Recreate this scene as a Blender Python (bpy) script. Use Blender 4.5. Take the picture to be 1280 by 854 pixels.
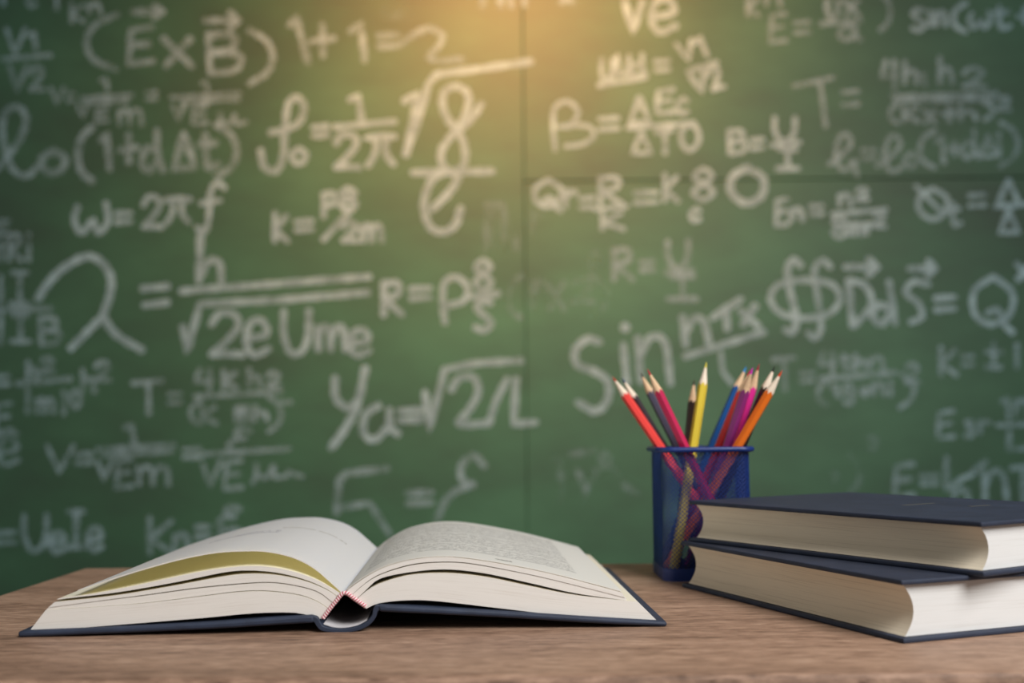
import bpy, bmesh, math, random
from mathutils import Vector, Matrix, noise

# ------------------------------------------------------------------ scene reset
for o in list(bpy.data.objects):
    bpy.data.objects.remove(o)
scn = bpy.context.scene
COL = scn.collection
random.seed(7)
CM = 0.01

# ------------------------------------------------------------------ camera
FPX, W, H = 1350.0, 1280.0, 854.0
DESK_Z = 0.75
CAM_H = 0.106                       # camera height above the desk top
PITCH = math.atan(113 / FPX)
ROLL = math.radians(0.5)
EYE = Vector((0, 0, DESK_Z + CAM_H))
FWD = Vector((0, math.cos(PITCH), math.sin(PITCH)))
_R0 = Vector((1, 0, 0))
_U0 = _R0.cross(FWD)
RGT = _R0 * math.cos(ROLL) - _U0 * math.sin(ROLL)
UPV = _U0 * math.cos(ROLL) + _R0 * math.sin(ROLL)
cam_d = bpy.data.cameras.new('camera')
cam_d.sensor_width = 36
cam_d.lens = 36 * FPX / W
cam_d.clip_start = 0.01
cam_d.dof.use_dof = True
cam_d.dof.focus_distance = 0.625
cam_d.dof.aperture_fstop = 5.0
cam = bpy.data.objects.new('camera', cam_d)
m3 = Matrix((RGT, UPV, -FWD)).transposed()
cam.matrix_world = Matrix.Translation(EYE) @ m3.to_4x4()
COL.objects.link(cam)
scn.camera = cam

# ------------------------------------------------------------------ world, lights, exposure
world = bpy.data.worlds.new('room_light')
scn.world = world
world.use_nodes = True
bgn = world.node_tree.nodes['Background']
bgn.inputs[0].default_value = (0.93, 0.96, 1.0, 1)
bgn.inputs[1].default_value = 0.10


def area_light(name, loc, target, size, power, color, spread=180):
    d = bpy.data.lights.new(name, 'AREA')
    d.shape = 'RECTANGLE'
    d.size, d.size_y = size
    d.energy = power
    d.color = color
    d.spread = math.radians(spread)
    o = bpy.data.objects.new(name, d)
    o.location = loc
    o.rotation_euler = (Vector(target) - Vector(loc)).to_track_quat('-Z', 'Y').to_euler()
    COL.objects.link(o)
    return o


# daylight from a window in front of the desk, to the right
area_light('window_daylight', (0.95, -0.35, 1.95), (0.25, 0.60, 0.78), (1.1, 1.0), 22.5, (1.0, 0.985, 0.965), 130)
# weak warm fill added on the left, imitating bounced light
area_light('side_fill', (-2.2, -0.6, 1.5), (0.3, 0.7, 0.8), (2.0, 1.6), 7.0, (1.0, 0.92, 0.80))
# unseen warm spot, added for a lens-flare glow on the board
ld = bpy.data.lights.new('flare_glow_spot', 'SPOT')
ld.energy = 104
ld.color = (1.0, 0.36, 0.12)
ld.shadow_soft_size = 0.05
ld.spot_size = math.radians(122)
ld.spot_blend = 1.0
flare_spot = bpy.data.objects.new('flare_glow_spot', ld)
flare_spot.location = (0.0, 1.40, DESK_Z + 1.25)
flare_spot.rotation_euler = (Vector((0.0, 2.10, DESK_Z + 0.85)) - flare_spot.location).to_track_quat('-Z', 'Y').to_euler()
COL.objects.link(flare_spot)

scn.view_settings.view_transform = 'Standard'
scn.view_settings.look = 'None'
scn.view_settings.exposure = 0.0
scn.view_settings.gamma = 1.0
scn.view_settings.use_curve_mapping = False

# ------------------------------------------------------------------ helpers


def ray(px, py):
    return FWD + RGT * ((px - W / 2) / FPX) - UPV * ((py - H / 2) / FPX)


def on_depth(px, py, y):
    d = ray(px, py)
    return EYE + d * ((y - EYE.y) / d.y)


def on_height(px, py, z):
    d = ray(px, py)
    return EYE + d * ((z - EYE.z) / d.z)


def obj(name, verts, faces, mats, parent=None, smooth=False, mat_ids=None, uvs=None):
    me = bpy.data.meshes.new(name)
    me.from_pydata([tuple(v) for v in verts], [], faces)
    for m in (mats if isinstance(mats, (list, tuple)) else [mats]):
        me.materials.append(m)
    if mat_ids:
        me.polygons.foreach_set('material_index', mat_ids)
    if uvs:
        ul = me.uv_layers.new(name='UVMap')
        for p in me.polygons:
            for k, li in enumerate(p.loop_indices):
                ul.data[li].uv = uvs[p.index][k]
    if smooth:
        me.polygons.foreach_set('use_smooth', [True] * len(me.polygons))
    me.update()
    o = bpy.data.objects.new(name, me)
    COL.objects.link(o)
    if parent:
        o.parent = parent
    return o


def fix_normals(o):
    bm = bmesh.new()
    bm.from_mesh(o.data)
    bmesh.ops.recalc_face_normals(bm, faces=bm.faces)
    bm.to_mesh(o.data)
    bm.free()
    return o


def bevel(o, width, seg=2, angle=35):
    m = o.modifiers.new('bevel', 'BEVEL')
    m.width = width
    m.segments = seg
    m.limit_method = 'ANGLE'
    m.angle_limit = math.radians(angle)
    return o


def box(name, lo, hi, mat, parent=None, bev=0):
    x0, y0, z0 = lo
    x1, y1, z1 = hi
    v = [(x0, y0, z0), (x1, y0, z0), (x1, y1, z0), (x0, y1, z0), (x0, y0, z1), (x1, y0, z1), (x1, y1, z1), (x0, y1, z1)]
    f = [(0, 3, 2, 1), (4, 5, 6, 7), (0, 1, 5, 4), (1, 2, 6, 5), (2, 3, 7, 6), (3, 0, 4, 7)]
    o = obj(name, v, f, mat, parent)
    if bev:
        bevel(o, bev)
    return o


def empty(name, loc, rot=None):
    o = bpy.data.objects.new(name, None)
    o.empty_display_size = 0.05
    o.location = loc
    if rot is not None:
        o.rotation_euler = rot
    COL.objects.link(o)
    return o


def tag(o, label=None, cat=None, group=None, kind=None):
    if label: o['label'] = label
    if cat: o['category'] = cat
    if group: o['group'] = group
    if kind: o['kind'] = kind
    return o


def catmull(pts, n=8, closed=False):
    """smooth curve through 2-D or 3-D points"""
    pts = [Vector(p) for p in pts]
    if len(pts) < 3:
        return pts
    out = []
    N = len(pts)
    for i in range(N if closed else N - 1):
        if closed:
            p0, p1, p2, p3 = pts[i - 1], pts[i], pts[(i + 1) % N], pts[(i + 2) % N]
        else:
            p0 = pts[i - 1] if i else pts[0] * 2 - pts[1]
            p1, p2 = pts[i], pts[i + 1]
            p3 = pts[i + 2] if i + 2 < N else pts[-1] * 2 - pts[-2]
        for k in range(n):
            t = k / n
            out.append(0.5 * ((2 * p1) + (p2 - p0) * t + (2 * p0 - 5 * p1 + 4 * p2 - p3) * t * t + (3 * p1 - p0 - 3 * p2 + p3) * t ** 3))
    if not closed:
        out.append(pts[-1])
    return out


def resample(pts, n):
    pts = [Vector(p) for p in pts]
    d = [0]
    for a, b in zip(pts, pts[1:]):
        d.append(d[-1] + (b - a).length)
    out = []
    j = 0
    for k in range(n):
        s = d[-1] * k / (n - 1)
        while j < len(pts) - 2 and d[j + 1] < s:
            j += 1
        t = (s - d[j]) / max(1e-9, d[j + 1] - d[j])
        out.append(pts[j].lerp(pts[j + 1], min(1, max(0, t))))
    return out


def tube(path, r, seg=8, closed=False):
    """verts / faces / uvs of a round tube along a 3-D path"""
    path = [Vector(p) for p in path]
    n = len(path)
    v, f, uv = [], [], []
    nrm = None
    L = [0]
    for i in range(n):
        if closed:
            t = (path[(i + 1) % n] - path[i - 1]).normalized()
        else:
            t = (path[min(n - 1, i + 1)] - path[max(0, i - 1)]).normalized()
        if nrm is None:
            nrm = t.orthogonal().normalized()
        nrm = (nrm - t * nrm.dot(t)).normalized()
        b = t.cross(nrm)
        for k in range(seg):
            a = 2 * math.pi * k / seg
            v.append(path[i] + nrm * (r * math.cos(a)) + b * (r * math.sin(a)))
        if i:
            L.append(L[-1] + (path[i] - path[i - 1]).length)
    for i in range(n if closed else n - 1):
        j = (i + 1) % n
        for k in range(seg):
            k2 = (k + 1) % seg
            f.append((i * seg + k, j * seg + k, j * seg + k2, i * seg + k2))
            l0 = L[i]
            l1 = L[j] if j else L[i] + (path[0] - path[i]).length
            uv.append(((l0, k / seg), (l1, k / seg), (l1, (k + 1) / seg), (l0, (k + 1) / seg)))
    if not closed:
        f.append(tuple(range(seg - 1, -1, -1)))
        uv.append(((0, 0),) * seg)
        f.append(tuple(range((n - 1) * seg, n * seg)))
        uv.append(((L[-1], 0),) * seg)
    return v, f, uv


# ------------------------------------------------------------------ materials


class NT:
    def __init__(self, name):
        self.m = bpy.data.materials.new(name)
        self.m.use_nodes = True
        self.t = self.m.node_tree
        self.b = self.t.nodes['Principled BSDF']

    def n(self, kind, **kw):
        nd = self.t.nodes.new(kind)
        for k, v in kw.items():
            setattr(nd, k, v)
        return nd

    def l(self, a, b):
        self.t.links.new(a, b)

    def val(self, nd, **kw):
        for k, v in kw.items():
            nd.inputs[k].default_value = v
        return nd

    def math(self, op, a, b=None, c=None, clamp=False):
        nd = self.n('ShaderNodeMath', operation=op, use_clamp=clamp)
        for i, x in enumerate((a, b, c)):
            if x is None: continue
            if isinstance(x, (int, float)): nd.inputs[i].default_value = x
            else: self.l(x, nd.inputs[i])
        return nd.outputs[0]

    def noise(self, vec, scale, detail=4, rough=0.55, dims='3D'):
        nd = self.n('ShaderNodeTexNoise', noise_dimensions=dims)
        self.val(nd, Scale=scale, Detail=detail, Roughness=rough)
        if vec is not None: self.l(vec, nd.inputs['Vector'])
        return nd.outputs[0]

    def mapping(self, vec, scale=(1, 1, 1), loc=(0, 0, 0), rot=(0, 0, 0)):
        nd = self.n('ShaderNodeMapping')
        nd.inputs['Scale'].default_value = scale
        nd.inputs['Location'].default_value = loc
        nd.inputs['Rotation'].default_value = rot
        self.l(vec, nd.inputs['Vector'])
        return nd.outputs[0]

    def coord(self, which='Object'):
        return self.n('ShaderNodeTexCoord').outputs[which]

    def ramp(self, fac, stops):
        nd = self.n('ShaderNodeValToRGB')
        e = nd.color_ramp.elements
        while len(e) < len(stops): e.new(0.5)
        for el, (p, c) in zip(e, stops):
            el.position = p
            el.color = (*c, 1) if len(c) == 3 else c
        self.l(fac, nd.inputs[0])
        return nd.outputs[0]

    def mix(self, fac, a, b, mode='MIX'):
        nd = self.n('ShaderNodeMix', data_type='RGBA', blend_type=mode)
        for s, x in (('Factor', fac), ('A', a), ('B', b)):
            i = [k for k in nd.inputs if k.name == s and k.enabled][0] if s == 'Factor' else [k for k in nd.inputs if k.name == s and k.type == 'RGBA'][0]
            if isinstance(x, (int, float)): i.default_value = x
            elif isinstance(x, tuple): i.default_value = (*x, 1)
            else: self.l(x, i)
        return [k for k in nd.outputs if k.type == 'RGBA'][0]

    def bump(self, height, strength=0.3, dist=0.001):
        nd = self.n('ShaderNodeBump')
        nd.inputs['Strength'].default_value = strength
        nd.inputs['Distance'].default_value = dist
        self.l(height, nd.inputs['Height'])
        self.l(nd.outputs[0], self.b.inputs['Normal'])


def srgb(r, g, b):
    def c(x):
        x /= 255
        return x / 12.92 if x <= 0.04045 else ((x + 0.055) / 1.055) ** 2.4
    return (c(r), c(g), c(b))


def simple(name, color, rough=0.5, spec=0.5, metal=0.0, grain=0.0, gscale=200):
    k = NT(name)
    k.b.inputs['Base Color'].default_value = (*color, 1)
    k.b.inputs['Roughness'].default_value = rough
    k.b.inputs['Specular IOR Level'].default_value = spec
    k.b.inputs['Metallic'].default_value = metal
    if grain:
        nz = k.noise(k.coord(), gscale, 3)
        c = k.ramp(nz, [(0.3, tuple(x * (1 - grain) for x in color)), (0.7, tuple(min(1, x * (1 + grain)) for x in color))])
        k.l(c, k.b.inputs['Base Color'])
    return k.m


def mat_board():
    k = NT('green_chalkboard')
    c = k.coord()
    cloud = k.noise(k.mapping(c, (1, 1, 1.3)), 2.2, 5, 0.55)
    wipe = k.noise(k.mapping(c, (1.2, 1, 3.0), rot=(0, 0.5, 0)), 3.0, 4, 0.6)
    s = k.math('ADD', k.math('MULTIPLY', cloud, 0.6), k.math('MULTIPLY', wipe, 0.4))
    col = k.ramp(s, [(0.36, (0.004, 0.046, 0.022)), (0.52, (0.009, 0.084, 0.038)), (0.68, (0.024, 0.128, 0.064))])
    # wiped chalk, plus a vignette painted in: brighter in the middle of the board
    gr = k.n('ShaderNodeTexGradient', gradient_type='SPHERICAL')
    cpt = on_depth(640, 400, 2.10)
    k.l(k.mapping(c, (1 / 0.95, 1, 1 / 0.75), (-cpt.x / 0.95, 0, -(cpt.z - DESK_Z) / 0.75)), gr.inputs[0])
    dust_vignette = k.math('MULTIPLY', k.math('MULTIPLY', gr.outputs[1], wipe), 1.0)
    col = k.mix(dust_vignette, col, (0.040, 0.235, 0.125))
    k.l(col, k.b.inputs['Base Color'])
    k.b.inputs['Roughness'].default_value = 0.63
    k.b.inputs['IOR'].default_value = 1.75
    k.b.inputs['Specular IOR Level'].default_value = 0.5
    return k.m


def mat_chalk(name, cover, color=(0.31, 0.53, 0.61)):
    """chalk powder: grains of white over the board showing through"""
    k = NT(name)
    c = k.coord()
    g = k.noise(c, 420, 2, 0.7)
    p = k.noise(c, 26, 3, 0.6)
    a = k.math('ADD', k.math('MULTIPLY', g, 0.5), k.math('MULTIPLY', p, 0.9))
    a = k.math('ADD', a, cover - 0.70)
    a = k.math('MULTIPLY', k.math('ADD', k.math('MULTIPLY', k.math('SUBTRACT', a, 0.5), 1.6), 0.5), 1.0, clamp=True)
    k.l(a, k.b.inputs['Alpha'])
    k.b.inputs['Base Color'].default_value = (*color, 1)
    k.b.inputs['Roughness'].default_value = 0.9
    k.b.inputs['Specular IOR Level'].default_value = 0.15
    return k.m


def mat_wood():
    k = NT('oak_laminate')
    c = k.coord()
    wob = k.noise(k.mapping(c, (1.2, 4, 1)), 3, 3)
    vec = k.n('ShaderNodeVectorMath', operation='ADD')
    k.l(c, vec.inputs[0])
    sc = k.n('ShaderNodeCombineXYZ')
    k.l(k.math('MULTIPLY', wob, 0.02), sc.inputs[1])
    k.l(sc.outputs[0], vec.inputs[1])
    v = vec.outputs[0]
    fine = k.noise(k.mapping(v, (60, 330, 60)), 1, 5, 0.65)
    wide = k.noise(k.mapping(v, (7, 70, 10)), 1, 4, 0.6)
    broad = k.noise(k.mapping(v, (1.5, 14, 4)), 1, 3, 0.5)
    s = k.math('ADD', k.math('MULTIPLY', fine, 0.52), k.math('ADD', k.math('MULTIPLY', wide, 0.30), k.math('MULTIPLY', broad, 0.18)))
    col = k.ramp(s, [(0.34, srgb(92, 70, 56)), (0.45, srgb(140, 111, 92)), (0.54, srgb(170, 138, 116)), (0.66, srgb(198, 168, 146))])
    pores = k.noise(k.mapping(v, (90, 700, 100)), 1, 2, 0.5)
    pm = k.ramp(pores, [(0.30, (0.55, 0.5, 0.47)), (0.42, (1, 1, 1))])
    k.l(k.mix(1.0, col, pm, 'MULTIPLY'), k.b.inputs['Base Color'])
    k.b.inputs['Roughness'].default_value = 0.55
    k.b.inputs['Specular IOR Level'].default_value = 0.35
    k.bump(s, 0.25, 0.0006)
    return k.m


def mat_cloth(name, color):
    k = NT(name)
    c = k.coord()
    w1 = k.n('ShaderNodeTexWave', bands_direction='X'); k.val(w1, Scale=420.0, Distortion=1.0)
    w2 = k.n('ShaderNodeTexWave', bands_direction='Y'); k.val(w2, Scale=420.0, Distortion=1.0)
    k.l(c, w1.inputs['Vector']); k.l(c, w2.inputs['Vector'])
    h = k.math('ADD', w1.outputs[1], w2.outputs[1])
    nz = k.noise(c, 60, 4)
    col = k.ramp(nz, [(0.3, tuple(x * 0.8 for x in color)), (0.7, tuple(x * 1.2 for x in color))])
    k.l(col, k.b.inputs['Base Color'])
    k.b.inputs['Roughness'].default_value = 0.62
    k.b.inputs['Specular IOR Level'].default_value = 0.4
    k.bump(h, 0.15, 0.0002)
    return k.m


def mat_edge(name, base, dark, uv=True, vs=170):
    """cut edges of a stack of pages: fine lines along the leaves"""
    k = NT(name)
    if uv:
        c = k.mapping(k.coord('UV'), (5, vs, 1))
    else:
        c = k.mapping(k.coord('Object'), (14, 14, 2600))
    nz = k.noise(c, 1, 3, 0.65)
    nz2 = k.noise(k.mapping(c, (0.5, 0.12, 0.12)), 1, 3, 0.6)
    s = k.math('ADD', k.math('MULTIPLY', nz, 0.6), k.math('MULTIPLY', nz2, 0.4))
    col = k.ramp(s, [(0.33, dark), (0.46, base), (0.75, tuple(min(1, x * 1.05) for x in base))])
    k.l(col, k.b.inputs['Base Color'])
    k.b.inputs['Roughness'].default_value = 0.85
    k.b.inputs['Specular IOR Level'].default_value = 0.2
    k.bump(s, 0.25, 0.0004)
    return k.m


def mat_page(name, rows, paper=(0.80, 0.80, 0.78), trans=0.25, marks=()):
    """printed page; u runs from the gutter outwards, v along the spine.
    rows: list of (v0, v1, u0, u1, line_pitch, strength, ink)"""
    k = NT(name)
    uv = k.coord('UV')
    sp = k.n('ShaderNodeSeparateXYZ')
    k.l(uv, sp.inputs[0])
    u, v = sp.outputs[0], sp.outputs[1]
    col = k.n('ShaderNodeRGB')
    col.outputs[0].default_value = (*paper, 1)
    cur = col.outputs[0]
    for v0, v1, u0, u1, pitch, strength, ink in rows:
        inside = k.math('MULTIPLY', k.math('MULTIPLY', k.math('GREATER_THAN', v, v0), k.math('LESS_THAN', v, v1)),
                        k.math('MULTIPLY', k.math('GREATER_THAN', u, u0), k.math('LESS_THAN', u, u1)))
        q = k.math('DIVIDE', k.math('SUBTRACT', v, v0), pitch)
        fr = k.math('FRACT', q)
        row = k.math('FLOOR', q)
        bar = k.math('MULTIPLY', k.math('GREATER_THAN', fr, 0.30), k.math('LESS_THAN', fr, 0.72))
        cv = k.n('ShaderNodeCombineXYZ')
        k.l(k.math('MULTIPLY', u, 230), cv.inputs[0])
        k.l(k.math('MULTIPLY', row, 7.31), cv.inputs[1])
        k.l(k.math('MULTIPLY', fr, 2.0), cv.inputs[2])
        letters = k.math('GREATER_THAN', k.noise(cv.outputs[0], 1.0, 1, 0.5), 0.47)
        cw = k.n('ShaderNodeCombineXYZ')
        k.l(k.math('MULTIPLY', u, 40), cw.inputs[0])
        k.l(k.math('MULTIPLY', row, 3.77), cw.inputs[1])
        words = k.math('GREATER_THAN', k.noise(cw.outputs[0], 1.0, 0, 0.5), 0.36)
        fac = k.math('MULTIPLY', k.math('MULTIPLY', inside, bar), k.math('MULTIPLY', letters, words))
        fac = k.math('MULTIPLY', fac, strength)
        cur = k.mix(fac, cur, ink)
    for u0, u1, v0, v1 in marks:
        inside = k.math('MULTIPLY', k.math('MULTIPLY', k.math('GREATER_THAN', v, v0), k.math('LESS_THAN', v, v1)),
                        k.math('MULTIPLY', k.math('GREATER_THAN', u, u0), k.math('LESS_THAN', u, u1)))
        nz = k.math('GREATER_THAN', k.noise(k.mapping(uv, (160, 60, 1)), 1.0, 1), 0.42)
        cur = k.mix(k.math('MULTIPLY', inside, nz), cur, (0.06, 0.06, 0.07))
    k.l(cur, k.b.inputs['Base Color'])
    k.b.inputs['Roughness'].default_value = 0.8
    k.b.inputs['Specular IOR Level'].default_value = 0.2
    if trans:
        tr = k.n('ShaderNodeBsdfTranslucent')
        tr.inputs[0].default_value = (0.97, 0.91, 0.62, 1)
        mx = k.n('ShaderNodeMixShader')
        mx.inputs[0].default_value = trans
        k.l(k.b.outputs[0], mx.inputs[1])
        k.l(tr.outputs[0], mx.inputs[2])
        k.l(mx.outputs[0], k.t.nodes['Material Output'].inputs['Surface'])
    return k.m


def mat_headband():
    k = NT('pink_headband_thread')
    uv = k.coord('UV')
    sp = k.n('ShaderNodeSeparateXYZ')
    k.l(uv, sp.inputs[0])
    s = k.math('ADD', k.math('MULTIPLY', sp.outputs[0], 720.0), k.math('MULTIPLY', sp.outputs[1], 1.0))
    fr = k.math('FRACT', s)
    col = k.ramp(fr, [(0.30, srgb(240, 222, 220)), (0.42, srgb(214, 96, 118)), (0.78, srgb(204, 84, 108)), (0.9, srgb(240, 222, 220))])
    k.l(col, k.b.inputs['Base Color'])
    k.b.inputs['Roughness'].default_value = 0.7
    k.bump(k.math('PINGPONG', s, 0.5), 0.6, 0.0008)
    return k.m


M = {}
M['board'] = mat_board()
M['chalk'] = mat_chalk('white_chalk', 0.62)
M['chalk_mid'] = mat_chalk('white_chalk_thin', 0.46)
M['chalk_faint'] = mat_chalk('wiped_chalk', 0.26)
M['alu'] = simple('aluminium_trim', (0.55, 0.55, 0.54), 0.35, 0.5, 0.9)
M['wall'] = simple('wall_paint', (0.62, 0.60, 0.55), 0.9, 0.2, grain=0.04, gscale=30)
M['floor'] = simple('floor_vinyl', (0.30, 0.27, 0.23), 0.6, 0.4, grain=0.15, gscale=25)
M['wood'] = mat_wood()
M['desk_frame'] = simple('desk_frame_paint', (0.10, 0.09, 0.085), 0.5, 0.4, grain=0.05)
M['navy'] = mat_cloth('navy_bookcloth', srgb(44, 53, 72))
M['navy_dark'] = mat_cloth('dark_navy_bookcloth', srgb(42, 50, 68))
M['lining'] = simple('grey_spine_lining', (0.62, 0.60, 0.62), 0.85, 0.2, grain=0.05)
M['edge_fore'] = mat_edge('tanned_fore_edges', (0.78, 0.69, 0.54), (0.56, 0.48, 0.36), uv=False)
M['endpaper'] = simple('endpaper', (0.72, 0.71, 0.69), 0.85, 0.2)
M['edge'] = mat_edge('open_page_edges', (0.80, 0.765, 0.715), (0.64, 0.58, 0.51))
M['edge_closed'] = mat_edge('closed_page_edges', (0.70, 0.70, 0.69), (0.57, 0.55, 0.51), uv=False)
INK = (0.10, 0.10, 0.11)
M['page_right'] = mat_page('printed_page', [
    (0.125, 0.30, 0.07, 0.86, 0.0175, 0.85, INK), (0.3175, 0.60, 0.07, 0.86, 0.0175, 0.85, INK), (0.6175, 0.94, 0.07, 0.86, 0.0175, 0.85, INK)],
    marks=[(0.555, 0.615, 0.050, 0.066)])
M['page_left'] = mat_page('title_page', [
    (0.60, 0.626, 0.12, 0.42, 0.026, 1.0, (0.05, 0.05, 0.05)), (0.46, 0.55, 0.40, 0.70, 0.045, 0.9, (0.10, 0.14, 0.34))], paper=(0.80, 0.85, 0.97), trans=0.38)
M['page_under'] = mat_page('thin_page_underside', [], paper=(0.86, 0.80, 0.62), trans=0.85)
M['page_inner'] = mat_page('inner_page', [(0.12, 0.94, 0.07, 0.86, 0.0175, 0.7, INK)],
                           paper=(0.84, 0.78, 0.62), trans=0.15, marks=[(0.62, 0.68, 0.050, 0.066)])
M['page_blank'] = mat_page('blank_inner_page', [], paper=(0.92, 0.88, 0.72), trans=0.15)
M['headband'] = mat_headband()
M['stamp'] = simple('dull_gold_stamp', (0.075, 0.072, 0.062), 0.5, 0.5)
M['mesh_blue'] = simple('blue_mesh_enamel', srgb(22, 48, 112), 0.38, 0.5, grain=0.06)
M['wood_tip'] = simple('sharpened_cedar', srgb(226, 190, 152), 0.7, 0.3, grain=0.08, gscale=500)
M['wood_pale'] = simple('pale_sharpened_wood', srgb(240, 222, 200), 0.7, 0.3, grain=0.06, gscale=500)

# ------------------------------------------------------------------ the room
BOARD_Y = 2.10
box('floor', (-3, -2.6, -0.05), (3, 2.20, 0.0), M['floor'])['kind'] = 'structure'
box('wall_back', (-3, 2.145, 0.0), (3, 2.20, 2.8), M['wall'])['kind'] = 'structure'

# ------------------------------------------------------------------ chalkboard
board = empty('chalkboard', (0, BOARD_Y, DESK_Z))
tag(board, 'large green chalkboard covered with chalk formulas behind the desk', 'chalkboard')
SEAM_X = on_depth(657, 400, BOARD_Y).x
SEAM_Z = on_depth(1000, 224, BOARD_Y).z - DESK_Z
BX0, BX1, BZ0, BZ1 = -1.80, 1.85, -0.50, 1.30
g = 0.0008
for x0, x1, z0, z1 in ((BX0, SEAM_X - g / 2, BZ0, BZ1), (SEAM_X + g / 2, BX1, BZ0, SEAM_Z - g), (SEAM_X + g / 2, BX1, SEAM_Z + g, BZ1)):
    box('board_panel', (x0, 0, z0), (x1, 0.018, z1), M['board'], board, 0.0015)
box('backing_board', (BX0, 0.0185, BZ0), (BX1, 0.042, BZ1), M['desk_frame'], board)
fw = 0.03
box('frame_rail', (BX0 - fw, -0.012, BZ1), (BX1 + fw, 0.042, BZ1 + fw), M['alu'], board, 0.003)
box('frame_rail', (BX0 - fw, -0.012, BZ0 - fw), (BX1 + fw, 0.042, BZ0), M['alu'], board, 0.003)
box('frame_rail', (BX0 - fw, -0.012, BZ0), (BX0, 0.042, BZ1), M['alu'], board, 0.003)
box('frame_rail', (BX1, -0.012, BZ0), (BX1 + fw, 0.042, BZ1), M['alu'], board, 0.003)

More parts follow.
